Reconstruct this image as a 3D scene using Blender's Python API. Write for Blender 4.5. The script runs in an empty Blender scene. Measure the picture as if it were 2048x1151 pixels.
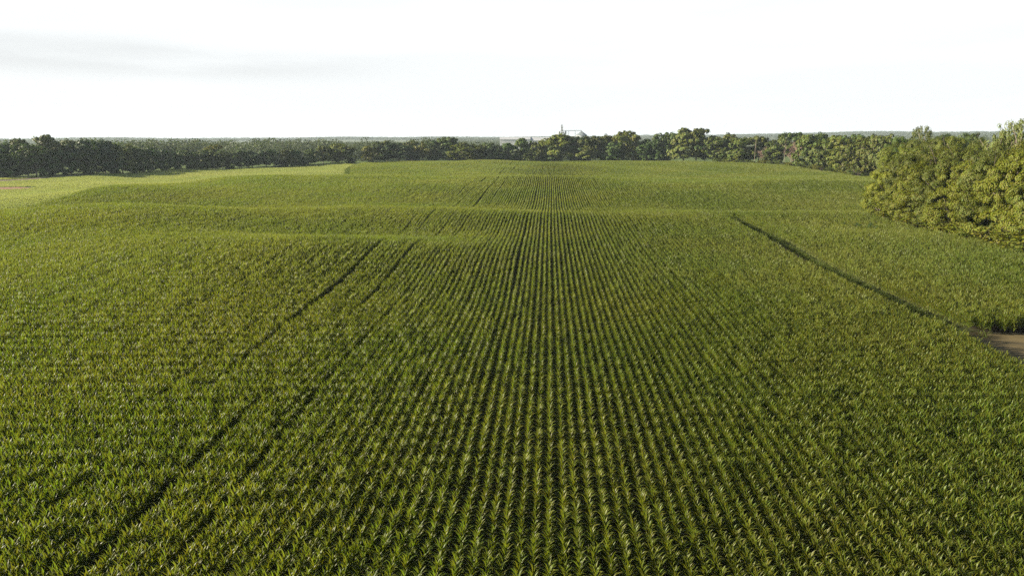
import bpy, math, random
import numpy as np
from mathutils import Matrix, Vector

R = math.radians
scene = bpy.context.scene
col = scene.collection
rng = np.random.default_rng(11)
random.seed(5)

# ------------------------------------------------------------------ camera
CAMZ = 22.5
F = 1365.0                       # focal length in pixels of the 2048 wide photograph
YAW, PITCH, ROLL = R(3.2), R(12.42), R(0.25)
cam_data = bpy.data.cameras.new('camera')
cam_data.sensor_width = 36.0
cam_data.lens = 36.0 * F / 2048.0
cam_data.clip_start = 0.5
cam_data.clip_end = 30000
cam = bpy.data.objects.new('camera', cam_data)
col.objects.link(cam)
M = (Matrix.Rotation(YAW, 4, 'Z') @ Matrix.Rotation(R(90) - PITCH, 4, 'X') @ Matrix.Rotation(-ROLL, 4, 'Z'))
cam.matrix_world = Matrix.Translation((0, 0, CAMZ)) @ M
scene.camera = cam
M3 = np.array(M.to_3x3())

def at(px, py, Z):
    """point at axial depth Z seen at pixel px, py of the photograph"""
    v = np.array([(px - 1024.0) / F * Z, -(py - 575.5) / F * Z, -Z])
    return M3 @ v + np.array([0, 0, CAMZ])

# ------------------------------------------------------------------ terrain
_PY = np.array([-400, 25, 45, 62, 80, 100, 125, 146, 160, 170, 184, 204, 225, 248, 280, 304, 322, 345, 378, 410, 452, 500, 548, 585, 650, 800, 20000], float)
_PZ = np.array([0, 0, .6, 1.1, 1.3, 1.5, 1.7, 2.6, 3.2, 2.9, 1.3, .5, 1.1, 2.4, 3.4, 3.7, 2.8, 1.2, .7, 1.1, 1.9, 2.4, 2.5, .5, -1.5, -1, -1], float)
_TY = np.arange(-400, 1200, 1.0)
_TZ = np.interp(_TY, _PY, _PZ)
_k = np.exp(-(np.arange(-15, 16) / 5.0) ** 2); _k /= _k.sum()
_TZ = np.convolve(np.pad(_TZ, 15, mode='edge'), _k, mode='valid')

def sstep(a, b, x):
    t = np.clip((x - a) / (b - a), 0, 1)
    return t * t * (3 - 2 * t)

def gz(X, Y):
    X = np.asarray(X, float); Y = np.asarray(Y, float)
    yy = Y + 0.06 * X + 8 * np.sin(X / 41.0) + 3 * np.sin(X / 17.0 + 1)
    z = np.interp(yy, _TY, _TZ)
    z = z * (1 - 0.85 * sstep(-120, -240, X)) 
    def g(cx, cy, sx, sy, a):
        return a * np.exp(-((X - cx) / sx) ** 2 - ((Y - cy) / sy) ** 2)
    z = z + g(-38, 113 , 26, 18, 2.3) + g(-34, 142, 30, 15, -1.5) + g(-80, 120, 30, 22, .8)
    z = z + g(-105, 150, 34, 20, 1.7) + g(-115, 200, 40, 20, -1.6) + g(-150, 240, 45, 24, 1.6)
    z = z + g(62, 150, 26, 14, -1.2) + g(62, 174, 30, 10, 1.5) + g(95, 262, 45, 16, 1.2) + g(110, 300, 50, 14, -1.0)
    near = 1 - sstep(560, 700, np.hypot(X, Y))
    z = z + near * sstep(35, 80, Y) * (1 + .6 * sstep(-15, -60, X)) * (0.38 * np.sin(X / 19.0 + 1.3) * np.sin(Y / 23.0 + .4) + 0.22 * np.sin(X / 11.0 + Y / 15.0))
    d = np.hypot(X, Y); az = np.degrees(np.arctan2(X, np.maximum(Y, 1)))
    h = sstep(3000, 6000, d) * (15 + 22 * sstep(2, 24, az) + 3 * np.sin(az / 3.1) + 2 * np.sin(az / 1.3 + 2))
    h = h + sstep(700, 1500, d) * (3 * np.sin(X / 260.0 + 1) * np.sin(Y / 330.0))
    z = z + h
    z = z + 8.0 * np.exp(-((X - 30) / 140) ** 2 - ((Y - 1120) / 130) ** 2)   # rise the grain depot stands on
    return z

# ------------------------------------------------------------------ helpers
def tag(o, label=None, cat=None, group=None, kind=None):
    if label: o['label'] = label
    if cat: o['category'] = cat
    if group: o['group'] = group
    if kind: o['kind'] = kind
    return o

def mesh(name, v, f, mat=None, smooth=False):
    me = bpy.data.meshes.new(name)
    v = np.asarray(v, np.float32)
    f = np.asarray(f, np.int32)
    n, k = f.shape
    me.vertices.add(len(v)); me.vertices.foreach_set('co', v.ravel())
    me.loops.add(n * k); me.loops.foreach_set('vertex_index', f.ravel())
    me.polygons.add(n); me.polygons.foreach_set('loop_start', np.arange(0, n * k, k, dtype=np.int32))
    me.polygons.foreach_set('use_smooth', np.full(n, smooth))
    me.update(calc_edges=True)
    me.validate()
    if mat: me.materials.append(mat)
    return me

def obj(name, me, parent=None, loc=(0, 0, 0), link=True):
    o = bpy.data.objects.new(name, me)
    o.location = loc
    if link: col.objects.link(o)
    if parent: o.parent = parent
    return o

def empty(name, loc, rz=0):
    o = bpy.data.objects.new(name, None)
    o.empty_display_size = .5
    o.location = loc; o.rotation_euler = (0, 0, rz)
    col.objects.link(o)
    return o

class MB:
    """collects quads"""
    def __init__(s): s.v = []; s.f = []; s.n = 0
    def add(s, v, f):
        v = np.asarray(v, float); f = np.asarray(f, int)
        s.v.append(v); s.f.append(f + s.n); s.n += len(v)
    def box(s, a, b):
        x0, y0, z0 = a; x1, y1, z1 = b
        s.add([(x0, y0, z0), (x1, y0, z0), (x1, y1, z0), (x0, y1, z0), (x0, y0, z1), (x1, y0, z1), (x1, y1, z1), (x0, y1, z1)],
              [(0, 3, 2, 1), (4, 5, 6, 7), (0, 1, 5, 4), (1, 2, 6, 5), (2, 3, 7, 6), (3, 0, 4, 7)])
    def tube(s, pts, rad, k=6):
        pts = [np.asarray(p, float) for p in pts]
        rings = []
        for i, p in enumerate(pts):
            d = pts[min(i + 1, len(pts) - 1)] - pts[max(i - 1, 0)]
            d = d / (np.linalg.norm(d) + 1e-9)
            a = np.cross(d, (0, 0, 1)) if abs(d[2]) < .95 else np.cross(d, (1, 0, 0))
            a /= np.linalg.norm(a) + 1e-9
            b = np.cross(d, a)
            r = rad[i] if hasattr(rad, '__len__') else rad
            t = np.arange(k) * 2 * math.pi / k
            rings.append(p + r * (np.outer(np.cos(t), a) + np.outer(np.sin(t), b)))
        v = np.concatenate(rings)
        f = []
        for i in range(len(pts) - 1):
            for j in range(k):
                f.append((i * k + j, i * k + (j + 1) % k, (i + 1) * k + (j + 1) % k, (i + 1) * k + j))
        s.add(v, f)
    def lathe(s, prof, k=24, c=(0, 0)):
        t = np.arange(k) * 2 * math.pi / k
        v = np.concatenate([np.stack([c[0] + r * np.cos(t), c[1] + r * np.sin(t), np.full(k, z)], 1) for r, z in prof])
        f = [(i * k + j, i * k + (j + 1) % k, (i + 1) * k + (j + 1) % k, (i + 1) * k + j) for i in range(len(prof) - 1) for j in range(k)]
        s.add(v, f)
    def mesh(s, name, mat, smooth=False):
        return mesh(name, np.concatenate(s.v), np.concatenate(s.f), mat, smooth)

# ------------------------------------------------------------------ materials
def new_mat(name):
    m = bpy.data.materials.new(name); m.use_nodes = True
    nt = m.node_tree; nt.nodes.clear()
    return m, nt, nt.nodes, nt.links

def leaf_material(name, base, trans, rough=.45, spec=.35, tmix=.4, var=.25, obj_tint=False, world_noise=0.0, noise_scale=.02, alt=None):
    m, nt, N, L = new_mat(name)
    out = N.new('ShaderNodeOutputMaterial')
    mix = N.new('ShaderNodeMixShader'); mix.inputs[0].default_value = tmix
    p = N.new('ShaderNodeBsdfPrincipled'); p.inputs['Roughness'].default_value = rough
    p.inputs['Specular IOR Level'].default_value = spec
    t = N.new('ShaderNodeBsdfTranslucent')
    info = N.new('ShaderNodeObjectInfo')
    geo = N.new('ShaderNodeNewGeometry')
    # random value per plant / leaf island: brightness and hue drift
    hsv = N.new('ShaderNodeHueSaturation')
    add = N.new('ShaderNodeMath'); add.operation = 'ADD'
    L.new(info.outputs['Random'], add.inputs[0]); L.new(geo.outputs['Random Per Island'], add.inputs[1])
    mr = N.new('ShaderNodeMapRange'); mr.inputs[1].default_value = 0; mr.inputs[2].default_value = 2
    mr.inputs[3].default_value = 1 - var; mr.inputs[4].default_value = 1 + var
    L.new(add.outputs[0], mr.inputs[0]); L.new(mr.outputs[0], hsv.inputs['Value'])
    mh = N.new('ShaderNodeMapRange'); mh.inputs[3].default_value = .5 - .03 * var / .25; mh.inputs[4].default_value = .5 + .02 * var / .25
    L.new(geo.outputs['Random Per Island'], mh.inputs[0]); L.new(mh.outputs[0], hsv.inputs['Hue'])
    src = None
    rgb = N.new('ShaderNodeRGB'); rgb.outputs[0].default_value = (*base, 1); src = rgb.outputs[0]
    if alt is not None:
        nz = N.new('ShaderNodeTexNoise'); nz.inputs['Scale'].default_value = noise_scale; nz.inputs['Detail'].default_value = 4
        L.new(geo.outputs['Position'], nz.inputs['Vector'])
        ra = N.new('ShaderNodeMapRange'); ra.inputs[1].default_value = .38; ra.inputs[2].default_value = .62
        L.new(nz.outputs['Fac'], ra.inputs[0])
        mc = N.new('ShaderNodeMix'); mc.data_type = 'RGBA'
        L.new(ra.outputs[0], mc.inputs[0]); L.new(src, mc.inputs[6]); mc.inputs[7].default_value = (*alt, 1)
        src = mc.outputs[2]
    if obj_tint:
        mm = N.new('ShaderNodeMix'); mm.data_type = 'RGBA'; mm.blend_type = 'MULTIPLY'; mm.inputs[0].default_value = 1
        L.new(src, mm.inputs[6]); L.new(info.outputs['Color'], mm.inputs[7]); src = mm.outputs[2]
    L.new(src, hsv.inputs['Color'])
    L.new(hsv.outputs[0], p.inputs['Base Color'])
    m2 = N.new('ShaderNodeMix'); m2.data_type = 'RGBA'; m2.blend_type = 'MULTIPLY'; m2.inputs[0].default_value = 1
    L.new(hsv.outputs[0], m2.inputs[6]); m2.inputs[7].default_value = (*trans, 1)
    L.new(m2.outputs[2], t.inputs['Color'])
    L.new(p.outputs[0], mix.inputs[1]); L.new(t.outputs[0], mix.inputs[2])
    L.new(mix.outputs[0], out.inputs['Surface'])
    return m

def plain(name, c, rough=.8, noise=0.0, scale=1.0, c2=None, metallic=0, bump=0.0):
    m, nt, N, L = new_mat(name)
    out = N.new('ShaderNodeOutputMaterial'); p = N.new('ShaderNodeBsdfPrincipled')
    p.inputs['Roughness'].default_value = rough; p.inputs['Metallic'].default_value = metallic
    p.inputs['Specular IOR Level'].default_value = .25
    p.inputs['Base Color'].default_value = (*c, 1)
    if c2 is not None:
        tc = N.new('ShaderNodeTexCoord'); nz = N.new('ShaderNodeTexNoise'); nz.inputs['Scale'].default_value = scale; nz.inputs['Detail'].default_value = 6
        L.new(tc.outputs['Object'], nz.inputs['Vector'])
        r = N.new('ShaderNodeMapRange'); r.inputs[1].default_value = .35; r.inputs[2].default_value = .65
        L.new(nz.outputs['Fac'], r.inputs[0])
        mc = N.new('ShaderNodeMix'); mc.data_type = 'RGBA'; L.new(r.outputs[0], mc.inputs[0])
        mc.inputs[6].default_value = (*c, 1); mc.inputs[7].default_value = (*c2, 1)
        L.new(mc.outputs[2], p.inputs['Base Color'])
        if bump:
            b = N.new('ShaderNodeBump'); b.inputs['Strength'].default_value = bump; L.new(nz.outputs['Fac'], b.inputs['Height']); L.new(b.outputs[0], p.inputs['Normal'])
    L.new(p.outputs[0], out.inputs['Surface'])
    return m

CORN = leaf_material('corn_leaf', (.084, .116, .013), (1.8, 1.8, .7), rough=.42, spec=.28, tmix=.4, var=.32, alt=(.107, .127, .017), noise_scale=.035)
CORN_DULL = leaf_material('corn_leaf_rough', (.093, .123, .02), (1.78, 1.8, .82), rough=.52, spec=.25, tmix=.4, var=.26, alt=(.116, .135, .025), noise_scale=.035)
CORN_STALK = plain('corn_stalk', (.12, .14, .04), .6)
SOY = leaf_material('soybean_leaf', (.27, .315, .085), (1.25, 1.25, .9), rough=.6, spec=.2, tmix=.35, var=.15, alt=(.31, .335, .1), noise_scale=.02)
TREE = leaf_material('tree_foliage', (.064, .09, .02), (1.5, 1.6, .8), rough=.5, spec=.22, tmix=.22, var=.35, obj_tint=True)
WOODS = leaf_material('woodland_foliage', (.065, .085, .035), (1.5, 1.6, .8), rough=.6, spec=.2, tmix=.25, var=.3)
GRASS = leaf_material('grass_blade', (.09, .12, .02), (1.5, 1.6, .8), rough=.5, spec=.25, tmix=.35, var=.25)
BARK = plain('bark', (.11, .09, .07), .9, c2=(.2, .17, .14), scale=1.2)
PALEBARK = plain('pale_bark', (.25, .21, .17), .85, c2=(.18, .15, .12), scale=.8)
TWIG = plain('bare_twigs', (.27, .19, .15), .9, c2=(.33, .23, .17), scale=1.0)
DIRT = plain('dirt', (.07, .056, .026), .95, c2=(.14, .106, .046), scale=.45, bump=.8)
REDSOIL = plain('red_soil', (.26, .12, .06), .95, c2=(.2, .11, .065), scale=.2)
BANK = plain('creek_bank', (.12, .09, .07), .95, c2=(.2, .14, .11), scale=.15)
GALV = plain('galvanised_steel', (.29, .31, .32), .55, c2=(.36, .38, .39), scale=.3)
GALVDARK = plain('dull_roof_steel', (.14, .17, .18), .6, c2=(.2, .23, .24), scale=.3)
WHITE = plain('white_roofing', (.42, .43, .43), .5)
WALLP = plain('pale_wall_panel', (.6, .6, .58), .6)

# ------------------------------------------------------------------ ground sheet
def axis(lo, a, b, hi, st):
    mid = np.arange(a, b + .1, st)
    def geo(start, end):
        out = []; s = st; x = start
        while x < end:
            s *= 1.16; x += s; out.append(min(x, end))
        return np.array(out)
    left = a - geo(0, a - lo)[::-1]; right = b + geo(0, hi - b)
    return np.concatenate([left, mid, right])

# edges of the crop: corn to the left of / inside these
LEFT_Y = np.array([0, 150, 205, 262, 313, 361, 385, 400, 460, 540, 600], float)
LEFT_X = np.array([-190, -172, -165, -165, -155, -138, -118, -117, -134, -146, -150], float)
TREE_PX = np.array([-200, 0, 150, 350, 512, 575, 712, 850, 1100, 1300, 1420, 1500, 1600, 1680, 1740], float)
TREE_Z = np.array([375, 400, 425, 492, 507, 516, 552, 575, 575, 560, 531, 503, 462, 398, 372], float)
_line = np.array([at(p, 280, z)[:2] for p, z in zip(TREE_PX, TREE_Z)])
RIGHT_Y = np.array([0, 172, 175, 230, 300, 345, 372, 398, 462, 503, 540], float)
RIGHT_X = np.array([79, 80, 92, 112, 140, 155, 158, 160, 158, 140, 110], float)
FAR_X = np.concatenate([[-600], _line[:, 0]]); FAR_Y = np.concatenate([[330], _line[:, 1]])

def in_corn(X, Y):
    far = np.interp(X, FAR_X, FAR_Y) - 10
    far = np.minimum(far, 566)
    ok = (X > np.interp(Y, LEFT_Y, LEFT_X)) & (X < np.interp(Y, RIGHT_Y, RIGHT_X) - 2) & (Y < far) & (Y > 14)
    lane = (X > 41.2) & (X < 44.5) & (Y < 186) & (Y > 73)
    patch = (X > 41.7) & (Y < 74)
    return ok & ~lane & ~patch

gx = axis(-8000, -180, 190, 8000, 4.0)
gy = axis(-1500, 0, 600, 8000, 4.0)
GX, GY = np.meshgrid(gx, gy)
GZ = gz(GX, GY)
nx, ny = len(gx), len(gy)
idx = np.arange(nx * ny).reshape(ny, nx)
faces = np.stack([idx[:-1, :-1], idx[:-1, 1:], idx[1:, 1:], idx[1:, :-1]], -1).reshape(-1, 4)

m, nt, N, L = new_mat('ground')
out = N.new('ShaderNodeOutputMaterial'); p = N.new('ShaderNodeBsdfPrincipled'); p.inputs['Roughness'].default_value = .95
p.inputs['Specular IOR Level'].default_value = .1
va = N.new('ShaderNodeVertexColor'); va.layer_name = 'cover'
nz = N.new('ShaderNodeTexNoise'); nz.inputs['Scale'].default_value = .15; nz.inputs['Detail'].default_value = 8
g = N.new('ShaderNodeNewGeometry'); L.new(g.outputs['Position'], nz.inputs['Vector'])
mr = N.new('ShaderNodeMapRange'); mr.inputs[3].default_value = .65; mr.inputs[4].default_value = 1.35; L.new(nz.outputs['Fac'], mr.inputs[0])
mm = N.new('ShaderNodeVectorMath'); mm.operation = 'SCALE'; L.new(va.outputs[0], mm.inputs[0]); L.new(mr.outputs[0], mm.inputs['Scale'])
L.new(mm.outputs[0], p.inputs['Base Color']); L.new(p.outputs[0], out.inputs['Surface'])
GROUND = m
me = mesh('ground', np.stack([GX.ravel(), GY.ravel(), GZ.ravel()], 1), faces, GROUND, True)
soil = np.array([.045, .034, .024]); meadow = np.array([.085, .12, .03]); litter = np.array([.04, .045, .022])
c = np.empty((nx * ny, 4), np.float32); c[:, 3] = 1
Xf, Yf = GX.ravel(), GY.ravel()
c[:, :3] = meadow
c[in_corn(Xf, Yf + 2) | in_corn(Xf, Yf - 2), :3] = soil
c[(Yf < 60) & (Xf > -200) & (Xf < 80), :3] = soil
c[(np.hypot(Xf, Yf) > 900), :3] = (.1, .12, .05)
rf = (Xf > np.interp(Yf, RIGHT_Y, RIGHT_X) + 3) & (Yf < 560) & (Yf > 20) & (Xf < 320)
c[rf, :3] = litter
ca = me.color_attributes.new('cover', 'FLOAT_COLOR', 'POINT'); ca.data.foreach_set('color', c.ravel())
tag(obj('ground', me), kind='structure')

def sheet(name, poly, mat, lift, st=2.0, label=None, wob=0.0):
    """a thin strip of ground cover laid on the terrain: poly = list of (left point, right point) pairs along it"""
    vs, fs = [], []
    k = 7
    r = np.random.default_rng(3)
    P = [(np.array(a, float), np.array(b, float)) for a, b in poly]
    n = 0
    rows = []
    for (a0, b0), (a1, b1) in zip(P[:-1], P[1:]):
        q = max(2, int(np.linalg.norm((a1 + b1) / 2 - (a0 + b0) / 2) / st))
        for i in range(q):
            t = i / q; rows.append((a0 + (a1 - a0) * t, b0 + (b1 - b0) * t))
    rows.append(P[-1])
    for a, b in rows:
        wa, wb = r.normal(0, wob, 2) if wob else (0, 0)
        d = (b - a) / (np.linalg.norm(b - a) + 1e-6)
        a = a + d * wa; b = b + d * wb
        for j in range(k):
            q = a + (b - a) * j / (k - 1)
            vs.append((q[0], q[1], float(gz(q[0], q[1])) + lift * (0.3 if j in (0, k - 1) else 1)))
    for i in range(len(rows) - 1):
        for j in range(k - 1):
            fs.append((i * k + j, i * k + j + 1, (i + 1) * k + j + 1, (i + 1) * k + j))
    o = obj(name, mesh(name, vs, fs, mat, True))
    return tag(o, kind='structure')

sheet('dirt_yard', [((41.1, 20), (80, 20)), ((41.1, 50), (80, 50)), ((41.1, 74.5), (80, 75))], DIRT, .05, 3)
sheet('farm_lane', [((40.9, 74.5), (44.6, 74.5)), ((40.9, 130), (44.6, 130)), ((40.9, 186), (44.6, 186))], DIRT, .05, 3)

# ------------------------------------------------------------------ instancing of plants nobody could count
def scatter(name, pts, rot, scl, idx, protos, label=None, cat=None):
    c = bpy.data.collections.new(name + '_sources')
    for i, pm in enumerate(protos):
        o = bpy.data.objects.new('%s_source_%02d' % (name, i), pm)
        c.objects.link(o)
    me = bpy.data.meshes.new(name)
    n = len(pts)
    me.vertices.add(n); me.vertices.foreach_set('co', np.asarray(pts, np.float32).ravel())
    a = me.attributes.new('rot', 'FLOAT_VECTOR', 'POINT'); a.data.foreach_set('vector', np.asarray(rot, np.float32).ravel())
    a = me.attributes.new('scl', 'FLOAT_VECTOR', 'POINT'); a.data.foreach_set('vector', np.asarray(scl, np.float32).ravel())
    a = me.attributes.new('idx', 'INT', 'POINT'); a.data.foreach_set('value', np.asarray(idx, np.int32))
    me.update()
    o = obj(name, me)
    ng = bpy.data.node_groups.new(name, 'GeometryNodeTree')
    ng.interface.new_socket('Geometry', in_out='INPUT', socket_type='NodeSocketGeometry')
    ng.interface.new_socket('Geometry', in_out='OUTPUT', socket_type='NodeSocketGeometry')
    N = ng.nodes; L = ng.links
    gi = N.new('NodeGroupInput'); go = N.new('NodeGroupOutput')
    ip = N.new('GeometryNodeInstanceOnPoints'); ci = N.new('GeometryNodeCollectionInfo')
    ci.inputs['Collection'].default_value = c
    ci.inputs['Separate Children'].default_value = True; ci.inputs['Reset Children'].default_value = True
    def attr(nm, ty):
        k = N.new('GeometryNodeInputNamedAttribute'); k.data_type = ty; k.inputs['Name'].default_value = nm
        return k.outputs['Attribute']
    L.new(gi.outputs[0], ip.inputs['Points']); L.new(ci.outputs[0], ip.inputs['Instance'])
    ip.inputs['Pick Instance'].default_value = True
    L.new(attr('idx', 'INT'), ip.inputs['Instance Index'])
    L.new(attr('rot', 'FLOAT_VECTOR'), ip.inputs['Rotation']); L.new(attr('scl', 'FLOAT_VECTOR'), ip.inputs['Scale'])
    L.new(ip.outputs[0], go.inputs[0])
    md = o.modifiers.new('scatter', 'NODES'); md.node_group = ng
    return tag(o, label, cat, kind='stuff')

# ------------------------------------------------------------------ corn
def corn_leaf(mb, r, h0, az, a0, length, width, bend, nseg, fold, y0=0.0, x0=0.0):
    """an arching ribbon: leaves the stalk at height h0, a0 from the vertical, and bends over"""
    t = np.linspace(0, 1, nseg + 1)
    ang = a0 + bend * t ** 1.4
    st = length / nseg
    hx = np.concatenate([[0], np.cumsum(np.sin(ang[:-1]) * st)])
    hz = np.concatenate([[0], np.cumsum(np.cos(ang[:-1]) * st)])
    w = width * np.clip(np.minimum(.55 + 1.6 * t, 1.12 * (1 - t ** 2.2) + .05), .05, 1)
    tw = r.normal(0, .35) * t
    d = np.array([math.cos(az), math.sin(az), 0]); s = np.array([-math.sin(az), math.cos(az), 0])
    c = np.array([x0, y0, h0]) + np.outer(hx, d) + np.outer(hz, [0, 0, 1])
    nrm = np.outer(-np.cos(ang), d) + np.outer(np.sin(ang), [0, 0, 1])
    sd = np.outer(np.cos(tw), s) + nrm * np.sin(tw)[:, None]
    L_ = c - sd * w[:, None] / 2 + nrm * (fold * w)[:, None]
    R_ = c + sd * w[:, None] / 2 + nrm * (fold * w)[:, None]
    f = []
    if fold > 0:
        v = np.concatenate([L_, c, R_]); n = nseg + 1
        for i in range(nseg):
            f.append((i, n + i, n + i + 1, i + 1)); f.append((n + i, 2 * n + i, 2 * n + i + 1, n + i + 1))
    else:
        v = np.concatenate([L_, R_]); n = nseg + 1
        for i in range(nseg): f.append((i, n + i, n + i + 1, i + 1))
    mb.add(v, f)

def corn_leaves(mb, r, lod, x0=0.0, y0=0.0, hs=1.0):
    ns = (6, 4, 3)[lod]; fold = (.16, 0, 0)[lod]; wf = (1, 1.15, 1.4)[lod]
    lean = r.normal(0, .25)
    na, nu = ((5, 7), (4, 5), (2, 4))[lod]
    for i in range(na):                                  # arching leaves, alternate sides of the row
        u = i / max(1, na - 1)
        h0 = (.55 + .6 * u) * hs
        az = (0 if i % 2 == 0 else math.pi) + lean + r.normal(0, .4)
        corn_leaf(mb, r, h0, az, .5 - .2 * u + r.normal(0, .08), r.uniform(.62, .84) * (1, .88, .74)[lod] * hs, .085 * wf * r.uniform(.85, 1.15),
                  (1.75 - .3 * u) * r.uniform(.8, 1.2), ns, fold, y0, x0)
    for i in range(nu):                                  # upright leaves of the whorl
        u = i / max(1, nu - 1)
        h0 = (1.05 + .45 * u) * hs
        az = (0 if i % 2 == 0 else math.pi) + lean + r.normal(0, .65)
        bend = r.uniform(.35, .9) if r.random() < .7 else r.uniform(1.0, 1.7)
        corn_leaf(mb, r, h0, az, .34 - .24 * u + r.normal(0, .07), r.uniform(.5, .78) * (1 - .2 * u) * hs, .078 * wf * r.uniform(.8, 1.2), bend, ns, fold, y0, x0)

plant_meshes = []
for k in range(10):
    r = np.random.default_rng(100 + k)
    mb = MB(); corn_leaves(mb, r, 0, hs=r.uniform(.95, 1.08))
    lm = mb.mesh('corn_leaves', CORN, True)
    sb = MB(); sb.tube([(0, 0, -.05), (.01, 0, .8), (0, .01, 1.62)], [.018, .014, .008], 5)
    plant_meshes.append((lm, sb.mesh('corn_stalk', CORN_STALK, True)))

SEG = (2.0, 3.0, 6.0)
SPC = .2
corn_protos = []
for lod, nv in ((0, 6), (1, 6), (2, 6)):
    for k in range(nv):
        r = np.random.default_rng(1000 * (lod + 1) + k)
        mb = MB()
        n = int(SEG[lod] / SPC)
        for q in range(n):
            if r.random() < .06: continue
            corn_leaves(mb, r, lod, x0=r.normal(0, .03), y0=(q + .5) * SPC - SEG[lod] / 2 + r.normal(0, .045), hs=float(np.clip(r.normal(1.0, .085), .7, 1.18)))
        corn_protos.append(mb.mesh('corn_row', CORN if lod == 0 else CORN_DULL, True))

ROW = .762
def vnoise(X, Y, s, seed):
    a = np.random.default_rng(seed).uniform(0, 6.28, 8)
    v = 0
    for i, (fx, fy) in enumerate([(1, .3), (-.4, 1), (.8, .9), (1.7, -.6), (-.9, 1.9), (2.3, 1.1), (.2, -2.6), (3.1, .4)]):
        v = v + np.sin(X * fx / s + a[i]) * np.cos(Y * fy / s + a[-i - 1]) / (1 + i * .3)
    return v / 2.5

SINGLE_X = (-12.6, 10.3); SINGLE_Y = (30.0, 32.0)          # the plants standing nearest in the frame are made one by one
P_, R_, S_, I_ = [], [], [], []
GAPS = ((-4.7, .24), (-10.5, .08), (-18.8, .28), (-22.6, .54), (-27.6, .6), (-30.6, .24), (-34.5, .16), (-40, .28), (-46.5, .34), (-52, .2), (-61, .3), (-70.5, .4), (-83, .3), (-94.5, .35), (-118, .35), (12, .06), (18.2, .14), (29, .1))
ROWJ = np.random.default_rng(8).normal(0, .022, 600)   # wider gaps between passes of the planter
def row_x(k, y):
    x = k * ROW
    sh = np.zeros_like(y)
    for i, (at_, g_) in enumerate(GAPS):
        if (at_ > 0 and x > at_) or (at_ < 0 and x < at_):
            wv = np.clip(.7 + .42 * np.sin(y / 17.0 + i * 2.1 + .6) + .22 * np.sin(y / 7.3 + i), .15, 1.2)
            sh = sh + math.copysign(g_, at_) * wv
    return x + sh + ROWJ[k + 300]
singles_rows = []
JIT1 = np.random.default_rng(31).integers(-9, 10, 600) * 2.0
JIT2 = np.random.default_rng(32).integers(-12, 13, 600) * 3.0
for lod in range(3):
    seg = SEG[lod]
    for k in range(-300, 230):
        b1, b2 = 90 + JIT1[k + 300], 234 + JIT2[k + 300]     # the simpler row pieces start at a different distance in every row
        ya, yb = ((14, b1), (b1, b2), (b2, 574))[lod]
        ys = np.arange(ya + seg / 2, yb, seg)
        if lod == 0: ys = ys + random.uniform(-.8, .8) * (k * ROW > 41)
        xs = row_x(k, ys)
        # rows drift a little the way a planter does
        xs = xs + .12 * np.sin(ys / 31.0 + .2 * (k // 8)) 
        ok = in_corn(xs, ys)
        # field of view with a margin
        ok &= (np.abs(xs + 0.056 * ys) < 0.86 * ys + 22)
        ok &= ~(vnoise(xs, ys, 6.5, 9) > 1.32)
        if lod == 0 and SINGLE_X[0] < k * ROW < SINGLE_X[1]:
            hit = (ys > SINGLE_Y[0]) & (ys < SINGLE_Y[1])
            if hit.any() and ok[hit].any(): singles_rows.append((k, float(xs[hit][0])))
            ok &= ~hit
        xs, ys = xs[ok], ys[ok]
        if not len(xs): continue
        z = gz(xs, ys)
        sl = np.arctan2(gz(xs, ys + seg / 2) - gz(xs, ys - seg / 2), seg)
        n = len(xs)
        hgt = 1.0 + .1 * vnoise(xs, ys, 14, 3) + rng.normal(0, .035, n)
        flip = rng.random(n) < .5
        P_.append(np.stack([xs, ys, z], 1))
        R_.append(np.stack([np.where(flip, -sl, sl), np.zeros(n), np.where(flip, math.pi, 0) + rng.normal(0, .01, n)], 1))
        S_.append(np.stack([rng.uniform(.92, 1.1, n), np.ones(n), hgt], 1))
        I_.append(lod * 6 + rng.integers(0, 6, n))
P_, R_, S_, I_ = map(np.concatenate, (P_, R_, S_, I_))
print('corn row pieces', len(P_), 'single rows', len(singles_rows))
scatter('corn_crop', P_, R_, S_, I_, corn_protos, 'green corn crop in long straight rows over the rolling field', 'corn field')

first = {}
n1 = 0
for k, x in singles_rows:
    for q in range(10):
        if n1 >= 300: break
        y = SINGLE_Y[0] + (q + .5) * SPC + random.gauss(0, .03)
        xx = x + random.gauss(0, .03)
        v = random.randrange(len(plant_meshes))
        if v not in first:
            t = empty('corn_plant', (0, 0, 0))
            tag(t, 'leafy green corn plant in the nearest rows, at the middle of the bottom edge', 'corn plant', 'corn plants in the nearest rows')
            obj('leaves', plant_meshes[v][0], t); obj('stalk', plant_meshes[v][1], t)
            first[v] = t; new = t
        else:
            s = first[v]
            new = s.copy(); col.objects.link(new)
            for ch in s.children:
                cc = ch.copy(); cc.parent = new; col.objects.link(cc)
        new.location = (xx, y, float(gz(xx, y)))
        new.rotation_euler = (0, 0, random.choice((0, math.pi)) + random.gauss(0, .15))
        s = random.gauss(1, .08); new.scale = (1, 1, s); new.rotation_euler.x = random.gauss(0, .05); new.rotation_euler.y = random.gauss(0, .05)
        n1 += 1

# ------------------------------------------------------------------ soybean field, grass in the lane
def leaf_patch(r, size, n, hmin, hmax, lo, hi, mat, name, up=.8):
    x = r.uniform(-size / 2, size / 2, n); y = r.uniform(-size / 2, size / 2, n); z = r.uniform(hmin, hmax, n)
    return leaf_quads(r, np.stack([x, y, z], 1), np.tile([0, 0, 1.0], (n, 1)), r.uniform(lo, hi, n), mat, name, up)

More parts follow.
